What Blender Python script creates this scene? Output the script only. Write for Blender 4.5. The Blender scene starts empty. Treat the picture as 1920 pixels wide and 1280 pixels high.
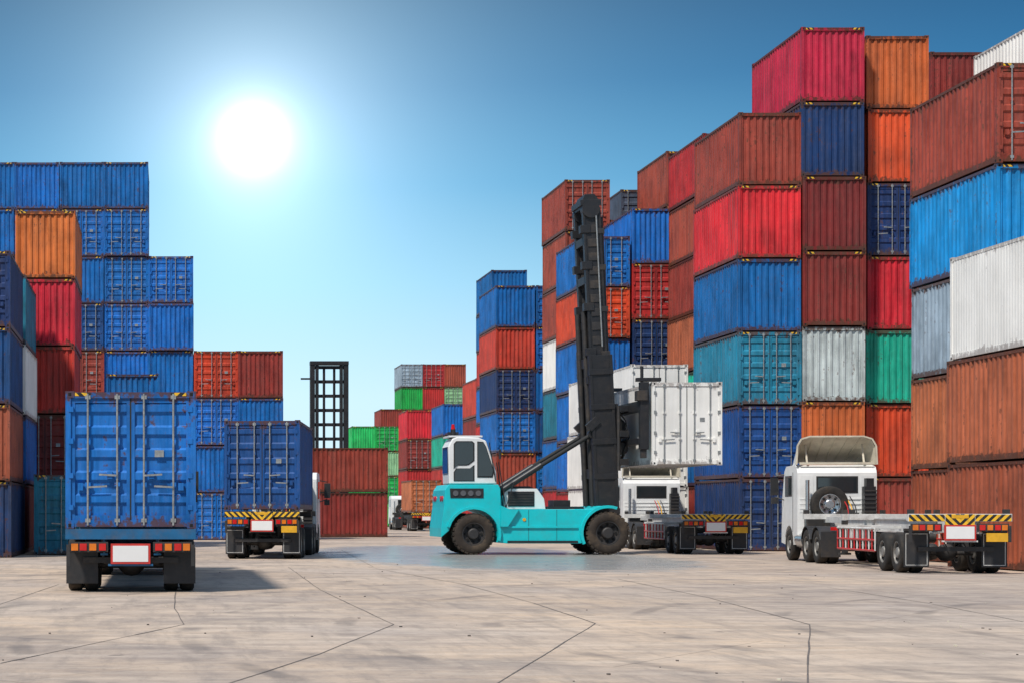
import bpy, bmesh, math, random
from mathutils import Vector, Matrix
random.seed(7)
scene = bpy.context.scene
EYE = 1.5
F = 3500.0      # focal length measured in photo pixels
def Xm(px, d): return (px-300.0)*d/F          # survey: metres right of the camera axis
def Zm(py, d): return EYE+(960.0-py)*d/F      # survey: metres above the yard

# ------------------------------------------------------------------ materials
def newmat(name):
    m = bpy.data.materials.new(name); m.use_nodes = True
    nt = m.node_tree
    return m, nt, nt.nodes['Principled BSDF']
def N(nt, t, **kw):
    n = nt.nodes.new(t)
    for k, v in kw.items(): setattr(n, k, v)
    return n
def ramp(nt, src, a, b, ca=(0,0,0,1), cb=(1,1,1,1)):
    r = N(nt, 'ShaderNodeValToRGB')
    r.color_ramp.elements[0].position = a; r.color_ramp.elements[0].color = ca
    r.color_ramp.elements[1].position = b; r.color_ramp.elements[1].color = cb
    nt.links.new(src, r.inputs[0]); return r.outputs[0]
def mixc(nt, fac, a, b, blend='MIX'):
    m = N(nt, 'ShaderNodeMix', data_type='RGBA', blend_type=blend)
    for s, v in ((m.inputs[0], fac), (m.inputs[6], a), (m.inputs[7], b)):
        if isinstance(v, (int, float)): s.default_value = v
        elif isinstance(v, tuple): s.default_value = v if len(v) == 4 else (*v, 1)
        else: nt.links.new(v, s)
    return m.outputs[2]
def math_(nt, op, a, b=None, c=None, clamp=False):
    m = N(nt, 'ShaderNodeMath', operation=op); m.use_clamp = clamp
    for i, v in enumerate((a, b, c)):
        if v is None: continue
        if isinstance(v, (int, float)): m.inputs[i].default_value = v
        else: nt.links.new(v, m.inputs[i])
    return m.outputs[0]
def noise(nt, vec, scale, detail=4, rough=.55):
    n = N(nt, 'ShaderNodeTexNoise'); n.inputs['Scale'].default_value = scale
    n.inputs['Detail'].default_value = detail; n.inputs['Roughness'].default_value = rough
    nt.links.new(vec, n.inputs['Vector']); return n.outputs[0]

def container_paint(name, col, rust=.5, fade=.5, rough=.5, grime=.26):
    m, nt, bs = newmat(name); L = nt.links
    tc = N(nt, 'ShaderNodeTexCoord'); oi = N(nt, 'ShaderNodeObjectInfo')
    off = N(nt, 'ShaderNodeVectorMath', operation='SCALE')
    off.inputs[0].default_value = (37, 53, 71); L.new(oi.outputs['Random'], off.inputs['Scale'])
    add = N(nt, 'ShaderNodeVectorMath', operation='ADD')
    L.new(tc.outputs['Object'], add.inputs[0]); L.new(off.outputs[0], add.inputs[1])
    mp = N(nt, 'ShaderNodeMapping'); mp.inputs['Scale'].default_value = (5, 5, .4)
    L.new(add.outputs[0], mp.inputs['Vector'])
    big = noise(nt, add.outputs[0], .8, 4)
    streak = noise(nt, mp.outputs[0], 1.5, 5, .65)
    fine = noise(nt, add.outputs[0], 7, 8, .72)
    c0 = (*col, 1); white = min(col) > .6
    dark = tuple(x*(.85 if white else .52) for x in col); g = sum(col)/3
    pale = tuple(min(.85, x*1.5+g*.07+.012) for x in col)
    c = mixc(nt, ramp(nt, big, .35, .66), c0, (*dark, 1))
    c = mixc(nt, math_(nt, 'MULTIPLY', ramp(nt, streak, .42, .66), fade), c, (*pale, 1))
    c = mixc(nt, math_(nt, 'MULTIPLY', ramp(nt, fine, .53, .64), .45*fade), c, tuple(min(.8,x*1.35+.035) for x in col))
    sep = N(nt, 'ShaderNodeSeparateXYZ'); L.new(tc.outputs['Object'], sep.inputs[0])
    ez = math_(nt, 'ABSOLUTE', math_(nt, 'SUBTRACT', sep.outputs[2], 1.3))
    edge = math_(nt, 'MULTIPLY', math_(nt, 'SUBTRACT', ez, .98, clamp=True), .55)
    ex = math_(nt, 'GREATER_THAN', math_(nt, 'ABSOLUTE', sep.outputs[0]), 1.215)
    rn = math_(nt, 'ADD', math_(nt, 'ADD', math_(nt, 'MULTIPLY', fine, .55), math_(nt, 'MULTIPLY', streak, .45)), edge)
    rn = math_(nt, 'ADD', rn, math_(nt, 'MULTIPLY', ex, .04))
    rm = ramp(nt, rn, .585-.05*rust, .65-.04*rust)
    c = mixc(nt, math_(nt, 'MULTIPLY', rm, .88 if not white else .5), c, (.075, .028, .014, 1))
    # grime film
    gr = math_(nt, 'MULTIPLY', ramp(nt, noise(nt, mp.outputs[0], .7, 6, .7), .42, .7), grime)
    c = mixc(nt, gr, c, (.09, .08, .07, 1))
    hv = N(nt, 'ShaderNodeHueSaturation'); L.new(c, hv.inputs['Color'])
    if white:
        hv.inputs['Value'].default_value = 1.04
    else:
        L.new(math_(nt, 'ADD', math_(nt, 'MULTIPLY', oi.outputs['Random'], .38), .88), hv.inputs['Value'])
        L.new(math_(nt, 'ADD', math_(nt, 'MULTIPLY', oi.outputs['Random'], .012), .494), hv.inputs['Hue'])
    L.new(hv.outputs[0], bs.inputs['Base Color'])
    L.new(math_(nt, 'ADD', math_(nt, 'MULTIPLY', fine, .35), rough-.15), bs.inputs['Roughness'])
    bs.inputs['Specular IOR Level'].default_value = .3
    bp = N(nt, 'ShaderNodeBump'); bp.inputs['Strength'].default_value = .45 if not white else .15; bp.inputs['Distance'].default_value = .04
    L.new(noise(nt, add.outputs[0], 2.2, 3), bp.inputs['Height']); L.new(bp.outputs[0], bs.inputs['Normal'])
    return m

def plain(name, col, rough=.5, metal=0, var=.35, scale=4, spec=.5, dirt=0):
    m, nt, bs = newmat(name)
    tc = N(nt, 'ShaderNodeTexCoord')
    n = noise(nt, tc.outputs['Object'], scale, 6, .65)
    c = mixc(nt, ramp(nt, n, .3, .72), (*col, 1), (*[x*(1-var) for x in col], 1))
    if dirt:
        n2 = noise(nt, tc.outputs['Object'], 2.1, 8, .75)
        c = mixc(nt, math_(nt, 'MULTIPLY', ramp(nt, n2, .48, .68), dirt), c, (.12, .085, .055, 1))
    nt.links.new(c, bs.inputs['Base Color'])
    bs.inputs['Roughness'].default_value = rough; bs.inputs['Metallic'].default_value = metal
    bs.inputs['Specular IOR Level'].default_value = spec
    return m
def hazard_mat():
    m, nt, bs = newmat('hazard_stripes')
    tc = N(nt, 'ShaderNodeTexCoord'); s = N(nt, 'ShaderNodeSeparateXYZ')
    nt.links.new(tc.outputs['Object'], s.inputs[0])
    t = math_(nt, 'SUBTRACT', math_(nt, 'ABSOLUTE', s.outputs[0]), s.outputs[2])
    fr = math_(nt, 'FRACT', math_(nt, 'MULTIPLY', t, 5.2))
    st = math_(nt, 'GREATER_THAN', fr, .5)
    n = noise(nt, tc.outputs['Object'], 9, 6)
    c = mixc(nt, st, (.8, .46, .02, 1), (.015, .014, .013, 1))
    c = mixc(nt, math_(nt, 'MULTIPLY', ramp(nt, n, .5, .7), .5), c, (.1, .07, .04, 1))
    nt.links.new(c, bs.inputs['Base Color']); bs.inputs['Roughness'].default_value = .45
    return m

COL = {
 'BL': (.001,.122,.41), 'SB': (.001,.24,.60), 'DB': (.003,.060,.22), 'NB': (.005,.030,.11), 'TE': (.010,.18,.27),
 'OR': (.62,.15,.03), 'RO': (.70,.075,.015), 'RD': (.46,.028,.020), 'CR': (.54,.014,.036), 'BR': (.27,.038,.023),
 'DR': (.19,.019,.016), 'OB': (.40,.105,.042), 'GR': (.008,.40,.08), 'LG': (.25,.48,.25), 'TG': (.005,.42,.28),
 'GY': (.27,.35,.42), 'SV': (.44,.49,.48), 'DG': (.06,.08,.12), 'WH': (.82,.80,.75)}
PAINT = {k: container_paint('container_paint_'+k.lower(), v,
          rust={'WH': -.3, 'SV': .3, 'CR': .1, 'BL': .5, 'BR': .7, 'DR': .6}.get(k, .4),
          fade={'WH': .2, 'BL': .55, 'BR': .6, 'CR': .5}.get(k, .5),
          grime={'WH': .10, 'BL': .16, 'SB': .12, 'DB': .16, 'SV': .16}.get(k, .26)) for k, v in COL.items()}
M = dict(
 steel=plain('galvanised_bar', (.42,.43,.42), .45, .5, .5, 12),
 rubber=plain('door_gasket', (.02,.02,.02), .8),
 dark=plain('casting_hole', (.006,.006,.006), .9),
 tyre=plain('tyre_rubber', (.03,.028,.026), .85, 0, .4, 6, .3, dirt=.4),
 tyre_dusty=plain('dusty_tyre', (.045,.035,.028), .9, 0, .4, 6, .3, dirt=.7),
 rim=plain('wheel_rim', (.30,.29,.27), .55, .3, .5, 8, dirt=.5),
 black=plain('black_paint', (.018,.018,.02), .45, 0, .4, 5, dirt=.15),
 chassis=plain('chassis_dark', (.03,.028,.028), .6, 0, .4, 5, dirt=.4),
 flap=plain('mudflap_rubber', (.022,.022,.024), .6, 0, .4, 5, dirt=.2),
 white=plain('white_cab_paint', (.78,.78,.76), .3, 0, .12, 2, dirt=.1),
 cream=plain('cream_fibreglass', (.66,.60,.47), .6, 0, .25, 3, dirt=.25),
 whitef=plain('white_frame_paint', (.66,.65,.62), .5, 0, .25, 4, dirt=.5),
 redp=plain('red_rack_paint', (.5,.02,.02), .4),
 bluef=plain('blue_frame_paint', (.006,.12,.28), .5, 0, .4, 4, dirt=.45),
 turq=plain('turquoise_paint', (.004,.54,.58), .32, 0, .14, 1.5, dirt=.18),
 glass=plain('dark_glass', (.02,.028,.032), .06, 0, .2, 2, .8),
 redl=plain('red_tail_lens', (.62,.012,.01), .2), amber=plain('amber_lens', (.75,.19,.01), .2),
 plate=plain('blank_plate', (.75,.74,.72), .4, 0, .06), plater=plain('plate_border_red', (.62,.04,.03), .4),
 yellow=plain('yellow_lens', (.8,.42,.02), .4), chrome=plain('polished_steel', (.6,.6,.6), .25, .9, .2),
 haz=hazard_mat(), lamp=plain('lamp_glass', (.10,.10,.11), .12))

# ------------------------------------------------------------------ mesh builder
class B:
    def __init__(s): s.v=[]; s.f=[]; s.m=[]; s.sm=[]; s.mats=[]
    def mi(s, k):
        if k not in s.mats: s.mats.append(k)
        return s.mats.index(k)
    def add(s, vs, fs, mat, smooth=False):
        o = len(s.v); s.v += [tuple(p) for p in vs]; i = s.mi(mat)
        for f in fs: s.f.append([o+j for j in f]); s.m.append(i); s.sm.append(smooth)
    def box(s, x0, x1, y0, y1, z0, z1, mat, R=None, piv=None):
        vs = [(x,y,z) for x in (x0,x1) for y in (y0,y1) for z in (z0,z1)]
        if R is not None:
            p = Vector(piv); vs = [p+R@(Vector(v)-p) for v in vs]
        s.add(vs, [(0,1,3,2),(4,6,7,5),(0,4,5,1),(2,3,7,6),(0,2,6,4),(1,5,7,3)], mat)
    def beam(s, p0, p1, w, h, mat):
        p0=Vector(p0); p1=Vector(p1); d=(p1-p0).normalized()
        up = Vector((0,0,1)) if abs(d.z)<.95 else Vector((0,1,0))
        a = d.cross(up).normalized()*w/2; b = a.cross(d).normalized()*h/2
        vs=[p+sa*a+sb*b for p in (p0,p1) for sa in (-1,1) for sb in (-1,1)]
        s.add(vs, [(0,1,3,2),(4,6,7,5),(0,4,5,1),(2,3,7,6),(0,2,6,4),(1,5,7,3)], mat)
    def cyl(s, p0, p1, r, mat, n=12, r1=None):
        p0=Vector(p0); p1=Vector(p1); d=(p1-p0).normalized(); r1=r if r1 is None else r1
        up = Vector((0,0,1)) if abs(d.z)<.9 else Vector((1,0,0))
        a=d.cross(up).normalized(); b=d.cross(a)
        c0=[p0+r*(a*math.cos(t)+b*math.sin(t)) for t in [2*math.pi*i/n for i in range(n)]]
        c1=[p1+r1*(a*math.cos(t)+b*math.sin(t)) for t in [2*math.pi*i/n for i in range(n)]]
        s.add(c0+c1, [(i,(i+1)%n,n+(i+1)%n,n+i) for i in range(n)], mat, True)
        s.add(c0, [tuple(range(n))], mat); s.add(c1, [tuple(range(n))], mat)
    def prism(s, poly, axis, a0, a1, mat):
        if axis=='y': f=lambda p,a:(p[0],a,p[1])
        elif axis=='x': f=lambda p,a:(a,p[0],p[1])
        else: f=lambda p,a:(p[0],p[1],a)
        n=len(poly)
        s.add([f(p,a0) for p in poly]+[f(p,a1) for p in poly],
              [tuple(range(n)), tuple(range(n,2*n))]+[(i,(i+1)%n,n+(i+1)%n,n+i) for i in range(n)], mat)
    def lathe(s, c, axis, prof, mat, n=28, smooth=True):
        c=Vector(c); ax={'x':Vector((1,0,0)),'y':Vector((0,1,0)),'z':Vector((0,0,1))}[axis]
        u={'x':Vector((0,1,0)),'y':Vector((1,0,0)),'z':Vector((1,0,0))}[axis]; w=ax.cross(u)
        vs=[]
        for r,a in prof:
            for i in range(n):
                t=2*math.pi*i/n; vs.append(c+ax*a+r*(u*math.cos(t)+w*math.sin(t)))
        fs=[]
        for k in range(len(prof)-1):
            for i in range(n):
                j=(i+1)%n; fs.append((k*n+i,k*n+j,(k+1)*n+j,(k+1)*n+i))
        s.add(vs, fs, mat, smooth)
    def wheel(s, c, axis, r, w, tyre='tyre', rim='rim', lugs=0):
        h=w/2
        s.lathe(c, axis, [(.56*r,-h*.85),(.62*r,-h),(.9*r,-h),(.97*r,-h*.85),(r,-h*.6),(r,h*.6),(.97*r,h*.85),(.9*r,h),(.62*r,h),(.56*r,h*.85)], tyre)
        for sg in (-1,1):
            s.lathe(c, axis, [(.575*r,sg*h*.9),(.53*r,sg*h*.9),(.5*r,sg*h*.45),(.3*r,sg*h*.35),(.27*r,sg*h*.8),(.22*r,sg*h*.92),(.001,sg*h*.92)], rim, smooth=False)
            cc=Vector(c); ax={'x':Vector((1,0,0)),'y':Vector((0,1,0))}[axis]
            u={'x':Vector((0,1,0)),'y':Vector((1,0,0))}[axis]; q=ax.cross(u)
            for i in range(8):
                t=2*math.pi*i/8; p=cc+ax*sg*h*.36+.4*r*(u*math.cos(t)+q*math.sin(t))
                s.cyl(p, p+ax*sg*.05, .035*r/.5, 'dark', 6)
        if lugs:
            cc=Vector(c)
            for i in range(lugs):
                t=2*math.pi*i/lugs
                for sg in (-1,1):
                    tt=t+(math.pi/lugs if sg>0 else 0)
                    rad=Vector((math.cos(tt),0,math.sin(tt))); tan=Vector((-math.sin(tt),0,math.cos(tt)))
                    p=cc+rad*(r*.985)
                    a=Vector((0,1,0))*sg
                    vs=[p+rad*ra+tan*ta+a*ya for ra in (-.03,.03) for ta in (-.06,.06) for ya in (.02,h*.9)]
                    s.add(vs, [(0,1,3,2),(4,6,7,5),(0,4,5,1),(2,3,7,6),(0,2,6,4),(1,5,7,3)], tyre)
    def mesh(s, name):
        me=bpy.data.meshes.new(name); me.from_pydata(s.v,[],s.f)
        for p,i,sm in zip(me.polygons,s.m,s.sm): p.material_index=i; p.use_smooth=sm
        bm=bmesh.new(); bm.from_mesh(me); bmesh.ops.recalc_face_normals(bm, faces=bm.faces); bm.to_mesh(me); bm.free()
        return me
    def obj(s, name, parent=None, loc=(0,0,0), rotz=0, bevel=0, rot=None):
        me=s.mesh(name)
        for k in s.mats: me.materials.append(M[k] if k in M else PAINT[k])
        o=bpy.data.objects.new(name, me); scene.collection.objects.link(o)
        o.location=loc; o.rotation_euler = rot if rot else (0,0,rotz)
        if parent: o.parent=parent
        if bevel:
            b=o.modifiers.new('bevel','BEVEL'); b.width=bevel; b.segments=2; b.limit_method='ANGLE'; b.angle_limit=math.radians(40)
        return o
def empty(name, loc=(0,0,0), rotz=0):
    e=bpy.data.objects.new(name,None); scene.collection.objects.link(e); e.location=loc; e.rotation_euler=(0,0,rotz); return e

# ------------------------------------------------------------------ containers
def corr(u0, u1, pitch, dout, din, f=(.3,.2,.3,.2)):
    n=max(1, round((u1-u0)/pitch)); p=(u1-u0)/n; pts=[]
    for i in range(n):
        u=u0+i*p
        pts += [(u,dout),(u+f[0]*p,dout),(u+(f[0]+f[1])*p,din),(u+(f[0]+f[1]+f[2])*p,din)]
    pts.append((u1,dout)); return pts
def container_mesh(L, kind, mark, hz=2.59):
    b=B(); P='BL'; b.mi(P)
    W=1.22; H=2.59; pst=.10
    ribp,ribd = (.272,.042) if kind!='reefer' else (.16,.008)
    for sx in (-1,1):
        for y0,y1 in ((0,.13),(L-.13,L)):
            b.box(*sorted((sx*W,sx*(W-pst))),y0,y1,.1,2.48,P)
        b.box(*sorted((sx*(W-.004),sx*(W-.07))),.13,L-.13,.03,.17,P)
        b.box(*sorted((sx*(W-.004),sx*(W-.07))),.13,L-.13,2.49,2.565,P)
        for y in (0,L):
            ys=(-.006,.17) if y==0 else (L-.17,L+.006)
            for z0 in (0,H-.12):
                b.box(*sorted((sx*(W+.004),sx*(W-.165))),*ys,z0,z0+.12,P)
                if y==0: b.box(*sorted((sx*(W-.055),sx*(W-.11))),-.009,-.004,z0+.03,z0+.09,'dark')
                yy=(.05,.12) if y==0 else (L-.12,L-.05)
                b.box(*sorted((sx*(W+.002),sx*(W+.007))),*yy,z0+.03,z0+.09,'dark')
        pts=corr(.12,L-.12,ribp,W-.012,W-.012-ribd)
        vs=[];n=len(pts)
        for z in (.15,2.5):
            vs += [(sx*d,u,z) for u,d in pts]
        b.add(vs,[(i,i+1,n+i+1,n+i) for i in range(n-1)],P)
    for y0,y1 in ((.0,.12),(L-.12,L)):
        b.box(-W+.1,W-.1,y0+.004,y1-.004,.035,.16,P); b.box(-W+.1,W-.1,y0+.004,y1-.004,2.46,2.57,P)
    if mark:
        for sx in (-1,1): b.box(*sorted((sx*.75,sx*1.04)),-.002,.003,2.50,2.56,'haz')
    # roof and floor
    b.box(-W+.05,W-.05,.1,L-.1,2.53,2.56,P); b.box(-W+.05,W-.05,.1,L-.1,.06,.1,P)
    b.box(-W+.08,W-.08,L-.08,L-.05,.1,2.5,P)
    if kind=='plain':
        pts=corr(-W+.09,W-.09,.245,.035,.08); n=len(pts); vs=[]
        for z in (.14,2.48): vs += [(u,d,z) for u,d in pts]
        b.add(vs,[(i,i+1,n+i+1,n+i) for i in range(n-1)],P)
    else:
        flat = kind=='reefer'
        for sx in (-1,1):
            if flat:
                b.box(*sorted((sx*.015,sx*1.12)),.03,.08,.15,2.47,P)
            else:
                zs=corr(.24,2.38,.43,.08,.042,(.5,.1,.3,.1)); n=len(zs); vs=[]
                for x in (.06,1.06): vs += [(sx*x,d,z) for z,d in zs]
                b.add(vs,[(i,i+1,n+i+1,n+i) for i in range(n-1)],P)
                for x0,x1 in ((.015,.075),(1.04,1.12)): b.box(*sorted((sx*x0,sx*x1)),.03,.08,.15,2.47,P)
                b.box(*sorted((sx*.075,sx*1.04)),.034,.08,.15,.25,P); b.box(*sorted((sx*.075,sx*1.04)),.034,.08,2.37,2.47,P)
            for x in (.25,.80):
                b.cyl((sx*x,.0,.06),(sx*x,.0,2.54),.021,'steel',8)
                for z in (.12,.8,1.6,2.44):
                    b.box(sx*x-.05,sx*x+.05,-.012,.035,z,z+.07,P if z not in (.12,2.44) else 'steel')
                z=1.0 if x<.5 else .78
                b.beam((sx*x,-.03,z),(sx*(x+(.34 if x<.5 else -.36)),-.03,z+.02),.02,.035,'steel')
                b.box(sx*(x+.14)-.05,sx*(x+.14)+.05,-.02,.05,z-.06,z+.08,P)
            for z in (.35,.95,1.6,2.2):
                b.box(*sorted((sx*1.07,sx*1.16)),-.012,.05,z,z+.1,P if not flat else 'steel')
        b.box(-.015,.015,.035,.07,.15,2.47,'rubber')
        b.box(.45,.62,.022,.03,1.35,1.48,'steel')
    me=b.mesh('container_%s'%kind)
    for k in b.mats: me.materials.append(M[k] if k in M else PAINT[k])
    return me
MESH={}
def container(x, y, z, col, door=False, L=6.06, h=2.59, rotz=0, reefer=False, jitter=True, mark=None):
    kind='reefer' if reefer else ('door' if door else 'plain')
    if mark is None: mark=(random.random()<.45)
    key=(L,kind,mark)
    if key not in MESH: MESH[key]=container_mesh(L,kind,mark)
    o=bpy.data.objects.new('refrigerated_container' if reefer else 'shipping_container', MESH[key])
    scene.collection.objects.link(o)
    j=(random.uniform(-.035,.035), random.uniform(-.08,.05)) if jitter else (0,0)
    o.location=(x+j[0],y+j[1],z); o.scale=(1,1,h/2.59); o.rotation_euler=(0,0,rotz+(random.uniform(-.005,.005) if jitter else 0))
    o.material_slots[0].link='OBJECT'; o.material_slots[0].material=PAINT[col]
    return o
def stack(px, d, ytop, n, cols, L=6.06, X=None, reefer=False):
    x0=Xm(px,d) if X is None else X
    h=Zm(ytop,d)/n
    for i,c in enumerate(cols.split()):
        container(x0+1.22, d, i*h, c[:2], c.endswith('*'), L, h-.006, reefer=reefer)

# left block
stack(-57,101.7,304,8,'BL DB BL BL BL* BL BL BL')
stack(27,101.7,304,8,'BL BL BL BL BL BL BL BL')
stack(111,101.7,304,8,'BL BL BL BR* DB* BL BL* BL')
stack(195,101.7,304,8,'BL BL BL BL BL* BL* BL* BL')
stack(279,101.7,480,6,'BL DB* BL BL BL BL*')
stack(363,101.7,657,4,'BL* BL BL* RO*')
stack(447,101.7,657,4,'BL* BL BL BR')
stack(200,86,700,3,'BL BL BL')
stack(27,75.7,395,5,'BR DR* RD CR OR')
stack(0,69.0,516,4,'DR BL WH TE',X=-7.41)
stack(0,62.0,470,4,'NB OB DB NB*',X=-7.41)
container(Xm(62,66)+1.22,66,0,'TE',True,h=2.85)
# centre, far
stack(752,213,682,7,'BR RD BR RD LG GR GY*'); stack(792.5,213,682,7,'RD BR RD BR RD RD RD*'); stack(833,213,682,7,'GR RD BR BR RD LG* BR')
stack(713,213,766,5,'BR GR BR GR BR')
stack(660,195,798,4,'GR GR GR* GR'); stack(704,195,798,4,'GR GR* LG GR*')
stack(762,175,768,4,'BR RD BR* CR')
stack(830,150,756,4,'OB RD TG BL')
stack(893,135,708,4,'RD OB BR RD')
stack(915,128,506,7,'BR BL RD BL RD BL BL',X=22.7)
stack(930,116,535,6,'BR BR BL* NB* RD BL'); stack(1006,116,535,6,'BL BL* DB BL BL* BL*')
for i in range(9): stack(560+i*30,262,885,2,random.choice(('BR GR','BL RD','RD BR','GR BL')))
h=Zm(838,114)/2
for i in range(2): container(Xm(727,114),114+1.22,i*h,'BR',False,6.06,h-.004,rotz=math.radians(90))
# middle right
stack(1060,101.5,337,7,'RD BL TE WH BR BR BR*'); stack(1141,101.5,412,6,'BR BL BL OR BL BR')
stack(1091,94.2,443,6,'RD BL BL BL RO* BL*')
stack(1185,94.2,390,6,'BL RD DB NB* RD* BL')
stack(1165,107,355,7,'BL BR BL RD BR BR DG*')
stack(1250,100.5,283,7,'BR RD BR GR BR OB BR')
stack(1318,88,250,7,'BR BL TG OB BR BR RD')
for i in range(3):
    container(Xm(1183,80)+1.22,80,i*2.62,'WH',True,12.19,2.6,reefer=True)
# right block
stack(1385,72.3,210,6,'NB* DB* TE* BL CR BR')
stack(1504,72.3,50,7,'BR OR SV DR DR NB CR')
stack(1625,73.2,67,7,'BR RO TG CR NB* RO OR')
stack(1745,76.5,97,7,'BR OR BL BR BL BR BR')
stack(1960,68.4,30,8,'BR BL BR OR BR BL BR WH')
stack(1870,52.4,117,5,'OB OB GY SB BR*')
for i,c in enumerate(('OB','OB','WH')): container(22.03+1.22,46.1,i*2.86,c,False,6.06,2.855,reefer=(c=='WH'))

# ------------------------------------------------------------------ vehicles
def arc(cx,cz,r,a0,a1,n=10):
    return [(cx+r*math.cos(math.radians(a0+(a1-a0)*i/n)), cz+r*math.sin(math.radians(a0+(a1-a0)*i/n))) for i in range(n+1)]
def trailer(par, L, deck, frame, haz, axles, rack=False, loaded=True, flap_top=.75):
    b=B()
    for sx in (-1,1):
        b.box(sx*.5-.07,sx*.5+.07,.15,L-2.6,deck-.5,deck-.46,frame); b.box(sx*.5-.07,sx*.5+.07,.15,L-2.6,deck-.16,deck-.12,frame)
        b.box(sx*.5-.02,sx*.5+.02,.15,L-2.6,deck-.46,deck-.16,frame)
        b.box(sx*.5-.07,sx*.5+.07,L-2.6,L,deck-.28,deck-.1,frame)
    ys=[2.2,3.6,5.0,6.6,8.2,L-2.4,L-.4]
    for y in ys:
        b.box(-.45,.45,y,y+.1,deck-.42,deck-.2,frame)
    for y in (0.03,5.6,6.4,L-.22):
        b.box(-1.2,1.2,y,y+.2,deck-.18,deck-.02,frame)
        for sx in (-1,1):
            b.box(sx*1.12-.07,sx*1.12+.07,y+.03,y+.17,deck-.02,deck+(.005 if loaded else .1),'chassis')
    # rear end
    b.box(-1.22,1.22,0,.03,deck-.2,deck-.01,frame)
    if haz:
        b.box(-1.2,-.36,-.012,0,deck-.19,deck-.03,'haz'); b.box(.36,1.2,-.012,0,deck-.19,deck-.03,'haz')
        b.box(-.34,.34,-.016,.05,deck-.62,deck-.02,'haz')
        b.box(-.2,.2,-.02,-.014,deck-.12,deck-.04,'yellow')
    z0=deck-.42
    b.box(-1.15,-.42,.0,.06,z0-.02,z0+.17,'chassis'); b.box(.42,1.15,.0,.06,z0-.02,z0+.17,'chassis')
    for sx in (-1,1):
        for k,(a,c) in enumerate(((.46,'redl'),(.64,'amber'),(.82,'redl'),(.98,'amber'))):
            b.box(*sorted((sx*a,sx*(a+.13))),-.02,.0,z0+.01,z0+.14,c)
        b.box(*sorted((sx*1.13,sx*1.2)),-.015,.02,deck-.7,deck-.3,'chassis')
    if haz: b.box(.62,1.12,-.015,.03,z0-.27,z0-.06,'yellow')
    pz=z0-.22
    b.box(-.37,.37,-.03,.02,pz-.02,pz+.36,'plater'); b.box(-.33,.33,-.036,-.03,pz+.02,pz+.32,'plate')
    b.box(-.42,.42,-.005,.06,pz-.06,pz-.02,frame)
    b.box(-.9,.9,.3,.38,.55,.66,'chassis')
    for sx in (-1,1):
        b.box(*sorted((sx*.62,sx*1.22)),.36,.38,.16,flap_top,'flap')
        if haz:
            for (xa,xb,za,zb) in ((.66,1.18,.2,.215),(.66,1.18,flap_top-.08,flap_top-.065),(.66,.675,.215,flap_top-.08),(1.165,1.18,.215,flap_top-.08)):
                b.box(*sorted((sx*xa,sx*xb)),.352,.36,za,zb,'whitef')
        b.box(*sorted((sx*.55,sx*1.22)),.34,.42,flap_top,flap_top+.06,'chassis')
    b.obj('trailer_frame', par, bevel=.006)
    w=B()
    for y in axles:
        w.cyl((-1.1,y,.5),(1.1,y,.5),.07,'chassis',12)
        w.lathe((0,y,.5),'x',[(.07,-.25),(.2,-.12),(.22,0),(.2,.12),(.07,.25)],'chassis',16)
        for sx in (-1,1):
            w.wheel((sx*.76,y,.5),'x',.5,.27); w.wheel((sx*1.07,y,.5),'x',.5,.27)
            w.box(*sorted((sx*.42,sx*.52)),y-.55,y+.55,.52,.62,'chassis')
            w.box(*sorted((sx*.42,sx*.52)),y-.08,y+.08,.62,deck-.5,'chassis')
    w.obj('trailer_wheels', par)
    g=B()
    yl=L-3.6
    for sx in (-1,1):
        g.box(*sorted((sx*.75,sx*.9)),yl,yl+.15,.35,deck-.2,'chassis'); g.box(*sorted((sx*.68,sx*.97)),yl-.07,yl+.22,.3,.36,'chassis')
    g.box(-.75,.75,yl+.03,yl+.12,.7,.8,'chassis')
    # air tank, hoses and valve boxes under the frame
    g.cyl((-.4,axles[-1]+1.0,.85),(.4,axles[-1]+1.0,.85),.14,'chassis',16)
    for sx in (-.3,.15): 
        pts=[(sx,.5,deck-.5),(sx+.1,.55,.75),(sx+.25,.8,.6),(sx+.2,1.0,.7)]
        for p,q in zip(pts,pts[1:]): g.cyl(p,q,.015,'rubber',6)
    if rack:
        for sx in (-1,1):
            ya,yb=axles[-1]+.8,yl-.5
            for z in (.5,.78,1.08): g.cyl((sx*1.16,ya,z),(sx*1.16,yb,z),.03,'redp' if z!=1.08 else 'whitef',8)
            n=int((yb-ya)/.28)
            for i in range(n+1):
                y=ya+(yb-ya)*i/n; g.cyl((sx*1.16,y,.5),(sx*1.16,y,1.08),.022,'redp' if i%2 else 'whitef',6)
            for y in (ya,(ya+yb)/2,yb): g.box(*sorted((sx*.5,sx*1.16)),y-.03,y+.03,deck-.4,deck-.32,'whitef')
        g.box(-.95,-.6,yl-1.6,yl-.7,.75,1.1,'whitef')
    g.obj('landing_gear_and_racks', par, bevel=.004)
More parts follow.
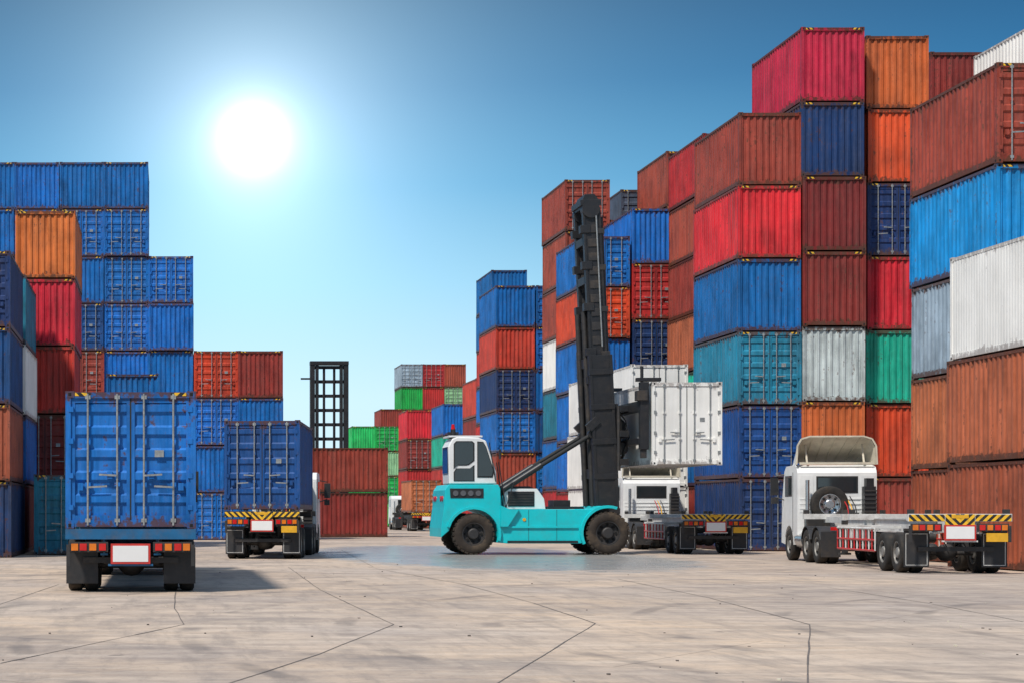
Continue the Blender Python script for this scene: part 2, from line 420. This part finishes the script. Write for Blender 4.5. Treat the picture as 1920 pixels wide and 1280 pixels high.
def tractor(par, y0, cab='white', deflector=True, spare=True):
    b=B()
    for sx in (-1,1): b.box(sx*.42-.04,sx*.42+.04,y0-1.2,y0+4.2,.62,.9,'chassis')
    b.cyl((0,y0,.92),(0,y0,1.05),.5,'chassis',20)
    for y in (y0-.55,y0+.75):
        b.cyl((-1.1,y,.5),(1.1,y,.5),.08,'chassis')
    b.box(-.4,.4,y0-1.25,y0-1.15,.6,.9,'chassis')
    yc=y0+1.95
    for sx in (-1,1):
        b.cyl((sx*.95,y0+1.35,.65),(sx*.95,yc+.3,.65),.26,'chassis' if sx>0 else 'chrome',16)
        b.box(*sorted((sx*.66,sx*1.22)),y0-1.2,y0-1.18,.2,.95,'flap')
        for y in (y0-.55,y0+.75):
            pr=[(p[0],p[1]) for p in arc(y,.5,.6,20,160,8)]+[(p[0],p[1]) for p in reversed(arc(y,.5,.57,20,160,8))]
            b.prism(pr,'x',*sorted((sx*.6,sx*1.22)),'black')
        b.box(*sorted((sx*.75,sx*.95)),y0-1.23,y0-1.2,.98,1.08,'redl')
    b.obj('tractor_chassis', par, bevel=.005)
    w=B()
    for sx in (-1,1):
        for y in (y0-.55,y0+.75):
            w.wheel((sx*.76,y,.5),'x',.5,.27); w.wheel((sx*1.07,y,.5),'x',.5,.27)
        w.wheel((sx*1.05,yc+1.15,.5),'x',.5,.28)
    w.obj('tractor_wheels', par)
    c=B()
    poly=[(yc,1.05),(yc,2.72),(yc+.12,2.9),(yc+.35,2.97),(yc+1.55,2.95),(yc+1.8,2.8),(yc+2.15,1.85),(yc+2.22,.55),(yc+1.75,.5)]+arc(yc+1.15,.5,.6,0,180,8)[1:]+[(yc+.5,.75),(yc+.02,.8)]
    c.prism(poly,'x',-1.18,1.18,cab)
    c.box(-.62,.62,yc-.012,yc-.002,2.1,2.62,'rubber'); c.box(-.57,.57,yc-.018,yc-.012,2.15,2.57,'glass')
    for x0,x1 in ((-1.12,-.7),(.7,1.12)): c.box(x0,x1,yc-.01,yc,1.5,2.65,cab)
    for z in (1.6,1.75,1.9): c.box(-1.12,1.12,yc-.02,yc,z,z+.04,cab)
    for sx in (-1,1):
        c.box(*sorted((sx*1.182,sx*1.188)),yc+.75,yc+1.7,2.0,2.65,'glass')
        c.box(*sorted((sx*1.182,sx*1.19)),yc+.6,yc+.62,.9,2.75,'rubber')
        c.cyl((sx*1.18,yc+1.85,2.7),(sx*1.45,yc+1.95,2.65),.02,'black',6); c.cyl((sx*1.18,yc+1.85,1.9),(sx*1.45,yc+1.95,2.0),.02,'black',6)
        c.box(*sorted((sx*1.35,sx*1.58)),yc+1.9,yc+1.98,2.05,2.6,'black')
        c.box(*sorted((sx*1.35,sx*1.55)),yc+1.9,yc+1.98,1.78,1.98,'black')
    c.obj('cab', par, bevel=.03)
    d=B()
    d.box(-1.0,-.2,yc-.5,yc-.1,1.0,1.45,'chassis'); d.box(.1,.55,yc-.45,yc-.1,1.0,1.5,'chassis')
    d.box(.72,1.05,yc-.42,yc-.06,1.0,2.3,'black'); d.box(.78,1.0,yc-.38,yc-.08,2.3,2.55,'black')
    for i in range(9): d.box(.7,1.07,yc-.44,yc-.43,1.1+i*.13,1.15+i*.13,'chassis')
    d.cyl((-.95,yc-.3,1.0),(-.95,yc-.3,2.5),.06,'chrome')
    if spare:
        d.wheel((-.3,yc-.28,1.75),'y',.56,.26,'tyre','chrome')
    for i,cc in enumerate(('redp','yellow','black')):
        x=.1+.12*i; pts=[(x,yc-.15,2.0),(x+.05,yc-.6,1.7),(x,yc-1.1,1.35),(x-.1,yc-1.6,1.4)]
        for p,q in zip(pts,pts[1:]): d.cyl(p,q,.018,cc,6)
    d.obj('cab_rear_equipment', par, bevel=.006)
    if deflector:
        e=B(); ya=yc+.05; t=.03
        outer=[(-1.2,2.98),(-1.17,3.55),(-1.05,3.76),(-.8,3.84),(.8,3.84),(1.05,3.76),(1.17,3.55),(1.2,2.98)]
        fr=[(x*.8,2.98+(z-2.98)*.12) for x,z in outer]
        n=len(outer)
        for off in (0,t):
            vs=[(x*(1-off/1.2),ya,z-off if z>3 else z) for x,z in outer]+[(x*(1-off/1.2),ya+1.65,z-off*.5 if z>3 else z) for x,z in fr]
            e.add(vs,[(i,i+1,n+i+1,n+i) for i in range(n-1)],cab if off==0 else 'cream')
        for i in range(n-1):
            e.beam((outer[i][0],ya,outer[i][1]),(outer[i+1][0],ya,outer[i+1][1]),.05,.05,'cream')
        for x in (-.7,-.35,0,.35,.7): e.beam((x,ya+.05,3.78),(x*.85,ya+1.5,3.1),.03,.03,'cream')
        for x in (-.85,.85): e.beam((x,ya+.15,3.0),(x,ya+.4,3.6),.05,.05,'cream')
        e.box(-1.1,1.1,ya,ya+.06,2.975,3.05,'cream')
        e.obj('air_deflector', par)

def truck(x, y, rot, L, deck, **kw):
    e=empty('container_truck',(x,y,0),rot)
    trailer(e, L, deck, kw.get('frame','chassis'), kw.get('haz',True), kw.get('axles',(1.1,2.4)), kw.get('rack',False), kw.get('loaded',True), kw.get('flap',.75))
    tractor(e, kw.get('y0',L-1.2), 'white', kw.get('defl',True), kw.get('spare',True))
    return e
# loaded blue trucks
truck(-.55,34.9,0,12.3,1.2,frame='bluef',haz=False,flap=.78,defl=False)
container(-.55,34.92,1.2,'BL',True,12.19,2.57,jitter=False,mark=True)
r2=math.radians(-8.5)
truck(3.28,60.0,r2,8.0,1.55,frame='chassis',flap=1.0,defl=False,axles=(1.0,2.2))
container(3.28,60.02,1.57,'DB',True,6.06,2.9,rotz=r2,jitter=False,mark=False)
# empty trailers
truck(19.5,45.5,math.radians(-6.3),11.2,1.48,frame='whitef',rack=True,loaded=False,flap=1.05)
truck(19.95,67,math.radians(-3.4),11.0,1.46,frame='whitef',rack=True,loaded=False,flap=1.05,spare=False,y0=9.4)
# distant loaded truck
truck(21.4,150,0,12.3,1.5,flap=1.0,defl=False); container(21.4,150.02,1.52,'OB',True,6.06,2.6,jitter=False)

# container handler -------------------------------------------------
def handler():
    Y=67.9
    e=empty('container_handler',(Xm(828,66.4),Y,0))
    b=B()
    sil=[(0,.62),(0,.95),(.1,1.7),(.13,2.3),(.27,2.5),(2.02,2.5),(2.1,2.35),(2.12,1.7),(2.3,1.62),(5.45,1.62),(5.62,1.74),(6.0,1.74),(6.05,1.66)]
    sil+=arc(5.9,.78,.87,80,203,12)+[(4.95,.4),(2.35,.4)]+arc(1.14,.74,.87,-20,172,14)
    b.prism(sil,'y',-1.45,1.45,'turq')
    b.obj('chassis_body', e, bevel=.035)
    b=B()
    # fenders (proud lips)
    f=arc(5.9,.78,.98,70,205,14)+list(reversed(arc(5.9,.78,.88,70,205,14)))
    b.prism(f,'y',-1.62,-1.452,'turq'); b.prism(f,'y',1.452,1.62,'turq')
    f=arc(1.14,.74,.98,-15,165,14)+list(reversed(arc(1.14,.74,.88,-15,165,14)))
    b.prism(f,'y',-1.55,-1.452,'turq'); b.prism(f,'y',1.452,1.55,'turq')
    b.box(2.35,4.85,-1.5,-1.452,.95,1.02,'turq'); b.box(2.35,4.85,-1.5,-1.452,.42,.5,'black')
    b.prism([(2.1,1.75),(2.4,1.62),(2.75,1.62),(2.35,1.0),(2.1,1.0)],'y',-1.58,-1.453,'turq')
    for x in (3.1,4.1): b.box(x,x+.015,-1.456,-1.45,.5,1.6,'rubber')
    b.cyl((2.95,-1.47,1.25),(2.95,-1.45,1.25),.06,'yellow',12)
    b.obj('fenders_and_side_panels', e, bevel=.012)
    b=B()
    b.prism([(.32,2.02),(.3,2.36),(1.5,2.36),(1.5,2.02)],'y',-1.47,-1.452,'black')
    for i in range(4): b.cyl((.5+i*.27,-1.5,2.19),(.5+i*.27,-1.47,2.19),.10,'lamp',16)
    for y in (-1.0,-.6,.6,1.0): b.cyl((.08,y,2.0),(.14,y,2.0),.1,'redl',12)
    # ladder, handrails
    for y in (-1.4,-.95): b.cyl((2.3,y,1.65),(2.05,y,3.3),.02,'black',8)
    b.cyl((2.3,-1.4,1.65),(2.6,-1.4,2.6),.02,'black',8)
    # engine housing
    b.prism([(2.35,1.63),(2.35,2.36),(3.55,2.36),(3.8,2.0),(3.85,1.63)],'y',-.75,.75,'white')
    b.box(2.5,3.45,-.77,-.75,1.72,2.26,'black')
    for i in range(5): b.box(2.55,3.4,-.785,-.77,1.77+i*.1,1.8+i*.1,'chassis')
    b.prism([(2.5,2.37),(2.6,2.45),(3.3,2.45),(3.5,2.37)],'y',-.6,.6,'black')
    b.box(3.9,5.2,-.9,.9,1.63,1.72,'black'); b.box(4.2,4.8,-.5,.5,1.72,1.95,'black')
    b.cyl((2.2,.9,1.7),(2.2,.9,3.2),.08,'black')
    b.obj('engine_housing_and_lamps', e, bevel=.012)
    # cab
    b=B()
    cp=[(.3,2.52),(.27,3.85),(.42,4.14),(.6,4.2),(1.35,4.18),(1.62,4.06),(1.98,2.95),(2.0,2.52)]
    b.prism(cp,'y',-1.3,.2,'white')
    b.obj('operator_cab', e, bevel=.04)
    b=B()
    def win(p):
        b.prism(p,'y',-1.315,-1.302,'rubber')
        cx=sum(q[0] for q in p)/len(p); cz=sum(q[1] for q in p)/len(p)
        b.prism([(cx+(x-cx)*.9,cz+(z-cz)*.93) for x,z in p],'y',-1.325,-1.316,'glass')
    win([(.46,3.05),(.46,3.95),(.55,4.05),(1.12,4.05),(1.2,3.98),(1.2,3.35),(1.0,3.2),(.9,3.18),(.6,3.18),(.5,3.1)])
    win([(.46,2.62),(.46,2.95),(.55,3.08),(1.05,3.08),(1.2,3.2),(1.2,2.62)])
    win([(1.3,2.75),(1.3,4.04),(1.52,4.02),(1.62,3.85),(1.9,2.98),(1.85,2.75)])
    # windscreen (right) and rear
    b.add([(1.66,-1.2,4.0),(1.66,.1,4.0),(2.0,.1,2.95),(2.0,-1.2,2.95)],[(0,1,2,3)],'glass')
    b.box(.265,.275,-1.15,.05,2.9,3.85,'glass')
    b.box(.3,1.5,-1.25,.15,4.19,4.25,'white')
    b.cyl((.55,-.6,4.25),(.55,-.6,4.5),.09,'black'); b.cyl((.55,-.6,4.5),(.55,-.6,4.68),.08,'redl',12,.05)
    b.box(.35,.75,-.62,-.58,4.25,4.4,'black')
    b.cyl((1.95,-1.35,2.6),(1.72,-1.35,4.0),.02,'black',8)
    b.cyl((1.72,-1.34,3.7),(2.1,-1.5,3.7),.015,'black',6); b.box(2.05,2.1,-1.62,-1.42,3.4,3.75,'black')
    b.obj('cab_glazing_and_beacon', e, bevel=.004)
    w=B()
    for sy in (-1,1):
        w.wheel((1.14,sy*1.3,.74),'y',.72,.5,'tyre_dusty','chassis',26)
        w.wheel((5.9,sy*1.35,.77),'y',.75,.56,'tyre_dusty','chassis',26)
    w.cyl((1.14,-1.2,.74),(1.14,1.2,.74),.18,'chassis'); w.cyl((5.9,-1.2,.77),(5.9,1.2,.77),.28,'chassis')
    w.obj('wheels', e)
    # tilt/lift rams
    r=B()
    for y in (-.75,.75):
        r.cyl((2.2,y,2.25),(3.7,y,3.2),.11,'black',14); r.cyl((3.6,y,3.14),(5.5,y,4.3),.075,'rubber',14)
        r.cyl((2.2,y-.15,2.25),(2.2,y+.15,2.25),.16,'black',14); r.cyl((5.5,y-.15,4.32),(5.5,y+.15,4.32),.14,'black',14)
        r.beam((2.2,y,1.6),(2.2,y,2.3),.2,.3,'turq')
    r.obj('lift_rams', e, bevel=.004)
    # mast
    m=B()
    for y in (-.85,.85):
        m.box(-.36,.36,y-.14,y+.14,0,6.6,'black'); m.box(-.42,-.32,y-.17,y+.17,0,6.6,'black'); m.box(.32,.42,y-.17,y+.17,0,6.6,'black')
        yi=y*.78
        m.box(-.3,.3,yi-.1,yi+.1,.4,11.9,'black'); m.box(-.34,-.26,yi-.13,yi+.13,.4,11.9,'black'); m.box(.22,.3,yi-.13,yi+.13,.4,11.9,'black')
        for z in (5.6,6.6,8.2,9.7,11.0):
            m.box(-.46,-.1,yi-.16,yi+.16,z,z+.28,'black'); m.box(.1,.4,yi-.15,yi+.15,z-.05,z+.14,'chassis')
        m.cyl((-.05,yi-.18,11.85),(-.05,yi+.18,11.85),.32,'black',18)
        m.cyl((.38,y*.5,1),(.38,y*.5,11.6),.07,'chassis',10); m.cyl((-.42,y*.6,1.2),(-.42,y*.6,8.2),.09,'chassis',10)
        for k in range(9): m.box(-.2,.2,yi-.13,yi-.10,7.0+k*.5,7.28+k*.5,'chassis')
        for k in range(5): m.box(-.43,.43,y-.19,y+.19,.9+k*1.25,1.1+k*1.25,'black')
        m.cyl((.12,yi-.17,6.9),(.12,yi-.17,11.6),.03,'steel',6)
    for z in (.3,2.2,6.2): m.box(-.4,-.2,-.85,.85,z,z+.35,'black')
    for z in (7.6,9.2,10.6,11.9): m.box(-.34,-.14,-.66,.66,z,z+.28,'black')
    m.box(-.4,.35,-.75,.75,12.0,12.2,'black')
    m.prism([(-.3,12.2),(.3,12.2),(.15,12.42),(-.2,12.42)],'y',-.6,.6,'black')
    m.beam((-.55,-.95,4.0),(-.2,-.95,4.3),.2,.3,'black'); m.beam((-.55,.95,4.0),(-.2,.95,4.3),.2,.3,'black')
    m.obj('lifting_mast', e, loc=(6.08,0,.55), rot=(0,math.radians(-2.7),0), bevel=.008)
    # carriage and side spreader (reaches container side at +X)
    s=B(); xs=6.1
    s.box(xs+.08,xs+.32,-.95,.95,2.9,5.4,'black')
    for z in (3.2,4.2,5.1): s.box(xs+.3,xs+.62,-1.3,1.3,z,z+.22,'black')
    for y in (-1.1,-.4,.4,1.1): s.cyl((xs+.3,y,3.0),(xs+.3,y,5.3),.07,'chassis',10)
    for y in (-.7,0,.7):
        s.cyl((xs+.35,y-.12,4.6),(xs+.35,y+.12,4.6),.28,'chassis',16); s.cyl((xs+.5,y-.1,3.8),(xs+.5,y+.1,3.8),.22,'black',16)
    for k in range(7):
        a=Vector((xs+.25,-.9+.12*k,5.2-.1*k)); p=[a,a+Vector((.3,-.15,-.4)),a+Vector((.45,-.1,-1.0)),a+Vector((.25,.1,-1.6))]
        for u,v in zip(p,p[1:]): s.cyl(u,v,.025,'rubber',6)
    s.box(xs+.6,xs+.9,-2.8,2.8,5.05,5.4,'black'); s.box(xs+.6,xs+.9,-2.8,2.8,3.9,4.1,'black')
    for y in (-2.75,2.75):
        s.box(xs+.62,xs+.92,y-.14,y+.14,3.7,6.05,'black'); s.box(xs+.5,xs+.85,y-.22,y+.22,5.4,5.75,'chassis')
        s.box(xs+.5,xs+1.35,y-.12,y+.12,6.07,6.2,'black'); s.cyl((xs+.7,y,5.9),(xs+.7,y,6.6),.06,'black',8)
        s.box(xs+.66,xs+.85,y-.09,y+.09,3.4,3.7,'chassis')
    s.obj('side_spreader', e, bevel=.01)
handler()
container(Xm(828,66.4)+6.1+1.02+1.22,65.0,3.15,'WH',True,6.06,2.9,reefer=True,jitter=False)

def far_handler():
    e=empty('container_handler',(Xm(617,128),128,0)); m=B()
    for x in (-1.15,1.15):
        m.box(x-.16,x+.16,-.3,.3,.5,11.6,'black'); m.box(x*.72-.1,x*.72+.1,-.25,.25,1,11.8,'black')
    for k in range(9): m.box(-1.1,1.1,.02,.2,3.5+k*.98,3.72+k*.98,'black')
    m.box(-1.32,1.32,-.35,.35,11.6,11.85,'black'); m.box(-1.95,-1.3,-.1,.0,10.6,10.72,'black')
    for x in (-.35,.35): m.cyl((x,0,1),(x,0,11.4),.09,'black')
    m.obj('lifting_mast', e, bevel=.01)
    b=B(); b.prism([(.4,.5),(.4,1.6),(4,1.7),(4,2.4),(6,2.4),(6.3,1.6),(6.3,.6)],'x',-1.3,1.3,'turq')
    b.prism([(3.6,2.4),(3.8,4.0),(5.2,4.0),(5.4,2.4)],'x',-.7,.7,'white'); b.box(-.6,.6,3.62,3.7,2.7,3.8,'glass')
    for y in (1,5.4):
        for x in (-1.4,1.4): b.wheel((x,y,.75),'x',.75,.5)
    b.obj('machine_body', e, bevel=.02)
far_handler()

# ------------------------------------------------------------------ ground
def ground():
    me=bpy.data.meshes.new('ground'); s=2500
    me.from_pydata([(-s,-200,0),(s,-200,0),(s,4000,0),(-s,4000,0)],[],[(0,1,2,3)])
    o=bpy.data.objects.new('ground',me); scene.collection.objects.link(o)
    m,nt,bs=newmat('worn_concrete'); L=nt.links
    g=N(nt,'ShaderNodeTexCoord').outputs['Object']
    big=noise(nt,g,.12,5,.6); med=noise(nt,g,.9,8,.7); fine=noise(nt,g,14,8,.7); m2=noise(nt,g,3.2,8,.75); pat=noise(nt,g,.3,7,.68)
    mp=N(nt,'ShaderNodeMapping'); mp.inputs['Scale'].default_value=(.35,2.2,1); mp.inputs['Rotation'].default_value=(0,0,.5); L.new(g,mp.inputs[0])
    st=noise(nt,mp.outputs[0],1.1,7,.72)
    mp2=N(nt,'ShaderNodeMapping'); mp2.inputs['Scale'].default_value=(2.4,.3,1); mp2.inputs['Rotation'].default_value=(0,0,.35); L.new(g,mp2.inputs[0])
    st2=noise(nt,mp2.outputs[0],1.0,7,.72)
    c=mixc(nt,ramp(nt,big,.38,.62),(.50,.375,.265,1),(.39,.325,.275,1))
    c=mixc(nt,math_(nt,'MULTIPLY',ramp(nt,med,.40,.64),.8),c,(.29,.235,.195,1))
    c=mixc(nt,math_(nt,'MULTIPLY',ramp(nt,st,.47,.66),.6),c,(.58,.48,.38,1))
    c=mixc(nt,math_(nt,'MULTIPLY',ramp(nt,st2,.50,.66),.6),c,(.23,.19,.16,1))
    c=mixc(nt,math_(nt,'MULTIPLY',ramp(nt,pat,.52,.62),.45),c,(.20,.17,.15,1))
    c=mixc(nt,math_(nt,'MULTIPLY',ramp(nt,m2,.50,.66),.45),c,(.21,.175,.15,1))
    c=mixc(nt,math_(nt,'MULTIPLY',ramp(nt,fine,.55,.72),.4),c,(.15,.125,.105,1))
    # curved tyre marks left by turning trucks
    wm=N(nt,'ShaderNodeMapping'); wm.inputs['Location'].default_value=(-21,-23,0); L.new(g,wm.inputs[0])
    wv=N(nt,'ShaderNodeTexWave',wave_type='RINGS',rings_direction='Z'); wv.inputs['Scale'].default_value=.16; wv.inputs['Distortion'].default_value=1.6; wv.inputs['Detail'].default_value=1; wv.inputs['Detail Scale'].default_value=.25
    L.new(wm.outputs[0],wv.inputs['Vector'])
    tm=math_(nt,'MULTIPLY',ramp(nt,wv.outputs['Fac'],.93,.985),math_(nt,'MULTIPLY',ramp(nt,noise(nt,g,.45,5,.6),.47,.6),.4))
    c=mixc(nt,tm,c,(.09,.08,.075,1))
    # oil drips
    od=ramp(nt,noise(nt,g,1.6,3,.5),.70,.76); c=mixc(nt,math_(nt,'MULTIPLY',od,.6),c,(.07,.06,.05,1))
    # poured bays: slight tone differences
    br=N(nt,'ShaderNodeTexBrick'); mb=N(nt,'ShaderNodeMapping'); mb.inputs['Rotation'].default_value=(0,0,.62); mb.inputs['Location'].default_value=(3.2,1.1,0); L.new(g,mb.inputs[0]); L.new(mb.outputs[0],br.inputs['Vector'])
    br.inputs['Color1'].default_value=(.88,.88,.90,1); br.inputs['Color2'].default_value=(1.14,1.12,1.09,1); br.inputs['Mortar'].default_value=(.76,.74,.72,1)
    br.inputs['Scale'].default_value=1; br.inputs['Brick Width'].default_value=7.5; br.inputs['Row Height'].default_value=4.6; br.inputs['Mortar Size'].default_value=.014
    c=mixc(nt,1.0,c,br.outputs[0],'MULTIPLY')
    # damp patch, with a bluish reflection tinted into its colour
    sp=N(nt,'ShaderNodeSeparateXYZ'); L.new(g,sp.inputs[0])
    dx=math_(nt,'DIVIDE',math_(nt,'SUBTRACT',sp.outputs[0],11.2),6.0); dy=math_(nt,'DIVIDE',math_(nt,'SUBTRACT',sp.outputs[1],66),20)
    rr=math_(nt,'ADD',math_(nt,'MULTIPLY',dx,dx),math_(nt,'MULTIPLY',dy,dy))
    rr=math_(nt,'ADD',rr,math_(nt,'MULTIPLY',math_(nt,'SUBTRACT',med,.5),1.6))
    wet=ramp(nt,rr,.75,1.0,(1,1,1,1),(0,0,0,1))
    c=mixc(nt,math_(nt,'MULTIPLY',wet,.6),c,(.22,.26,.28,1))
    L.new(c,bs.inputs['Base Color'])
    ro=math_(nt,'ADD',math_(nt,'MULTIPLY',wet,-.55),math_(nt,'ADD',.7,math_(nt,'MULTIPLY',fine,.2)))
    L.new(ro,bs.inputs['Roughness']); bs.inputs['Specular IOR Level'].default_value=.3
    bp=N(nt,'ShaderNodeBump'); bp.inputs['Strength'].default_value=.3; bp.inputs['Distance'].default_value=.01; L.new(fine,bp.inputs['Height']); L.new(bp.outputs[0],bs.inputs['Normal'])
    me.materials.append(m)
    # joints
    lines=[[(0,1132),(110,1095)],[(540,1062),(600,1105),(738,1170),(600,1225),(425,1282)],[(330,1075),(328,1140),(345,1170)],
           [(345,1170),(0,1243)],[(870,1095),(1000,1130),(1117,1168),(1040,1215),(925,1284)],[(1160,1085),(1330,1120),(1518,1170)],
           [(1518,1170),(1514,1285)],[(1550,1100),(1740,1130),(1920,1165)],[(690,1062),(870,1095)],[(640,1030),(700,1062),(1060,1078)]]
    b=B(); M['joint']=plain('joint_sealant',(.16,.13,.11),.8,0,.5,5)
    for ln in lines:
        P=[]
        for (px,py) in ln:
            d=EYE*F/(py-960.0); P.append(Vector((Xm(px,d),d,.004)))
        Q=[]
        for a,c2 in zip(P,P[1:]):
            n=max(2,int((c2-a).length/1.1))
            for i in range(n): Q.append(a.lerp(c2,i/n))
        Q.append(P[-1])
        Q=[q+Vector((random.uniform(-.008,.008),random.uniform(-.008,.008),0)) for q in Q]
        for a,c2 in zip(Q,Q[1:]):
            t=(c2-a).normalized(); nn=Vector((-t.y,t.x,0))*random.uniform(.006,.012)
            b.add([a-nn,a+nn,c2+nn,c2-nn],[(0,1,2,3)],'joint')
    b.obj('pavement_joints')
    # grit and small litter lying on the slabs
    b=B()
    for i in range(260):
        d=random.uniform(16,60); x=random.uniform(-2,26); r=random.uniform(.006,.022)
        k=random.uniform(0,6.28); pts=[(x+r*random.uniform(.6,1.3)*math.cos(k+j*1.257), d+r*random.uniform(.6,1.3)*math.sin(k+j*1.257)) for j in range(5)]
        b.prism(pts,'z',.001,r*random.uniform(.3,.9),random.choice(('joint','chassis','cream')))
    b.obj('gravel')
ground()

# ------------------------------------------------------------------ light, sky
sd=Vector((.48,.52,-1.0)).normalized()   # direction the sunlight travels
sun=bpy.data.lights.new('sun','SUN'); sun.energy=4.6; sun.angle=math.radians(5.0); sun.color=(1,.95,.88)
so=bpy.data.objects.new('sun',sun); scene.collection.objects.link(so); so.rotation_euler=sd.to_track_quat('-Z','Y').to_euler()
w=bpy.data.worlds.new('World'); scene.world=w; w.use_nodes=True; nt=w.node_tree; L=nt.links
bg=nt.nodes['Background']
sky=N(nt,'ShaderNodeTexSky'); sky.sky_type='NISHITA'; sky.sun_disc=False
sky.sun_elevation=math.asin(-sd.z); sky.sun_rotation=math.atan2(-sd.x,-sd.y)
g=N(nt,'ShaderNodeTexCoord').outputs['Generated']
nz=N(nt,'ShaderNodeVectorMath',operation='NORMALIZE'); L.new(g,nz.inputs[0])
sp=N(nt,'ShaderNodeSeparateXYZ'); L.new(nz.outputs[0],sp.inputs[0])
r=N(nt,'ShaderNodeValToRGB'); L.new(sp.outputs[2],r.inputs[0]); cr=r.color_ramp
stops=[(0,(.66,.82,.89)),(.06,(.55,.76,.88)),(.12,(.27,.55,.76)),(.17,(.075,.31,.56)),(.22,(.016,.15,.35)),(.27,(.004,.072,.20)),(.45,(.08,.2,.40)),(1,(.5,.62,.8))]  # top stops, above the visible sky, brightened to add soft fill light
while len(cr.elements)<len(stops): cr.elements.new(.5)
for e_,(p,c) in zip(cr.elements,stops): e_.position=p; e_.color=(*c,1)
S=Vector((.05,1,.2)).normalized()
dist=N(nt,'ShaderNodeVectorMath',operation='DISTANCE'); L.new(nz.outputs[0],dist.inputs[0]); dist.inputs[1].default_value=S
def glow(k,a,tint):
    v=math_(nt,'MULTIPLY',math_(nt,'EXPONENT',math_(nt,'MULTIPLY',dist.outputs['Value'],-1/k)),a)
    vm=N(nt,'ShaderNodeVectorMath',operation='SCALE'); vm.inputs[0].default_value=tint; L.new(v,vm.inputs['Scale']); return vm.outputs[0]
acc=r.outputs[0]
ns=N(nt,'ShaderNodeVectorMath',operation='SCALE'); L.new(sky.outputs[0],ns.inputs[0]); ns.inputs['Scale'].default_value=.004
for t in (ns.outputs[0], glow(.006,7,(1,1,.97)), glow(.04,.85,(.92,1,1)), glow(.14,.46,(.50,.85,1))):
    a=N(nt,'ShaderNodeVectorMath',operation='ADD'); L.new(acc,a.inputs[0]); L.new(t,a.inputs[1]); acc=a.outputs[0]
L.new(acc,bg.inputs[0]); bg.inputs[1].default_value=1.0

# ------------------------------------------------------------------ camera
cam=bpy.data.cameras.new('camera'); co=bpy.data.objects.new('camera',cam); scene.collection.objects.link(co)
co.location=(0,0,EYE); co.rotation_euler=(math.radians(90),0,0)
cam.sensor_width=36; cam.lens=36*F/1920; cam.shift_x=660/1920; cam.shift_y=320/1920; cam.clip_end=10000; cam.clip_start=.5
scene.camera=co
scene.view_settings.view_transform='Standard'; scene.view_settings.look='None'; scene.view_settings.exposure=0
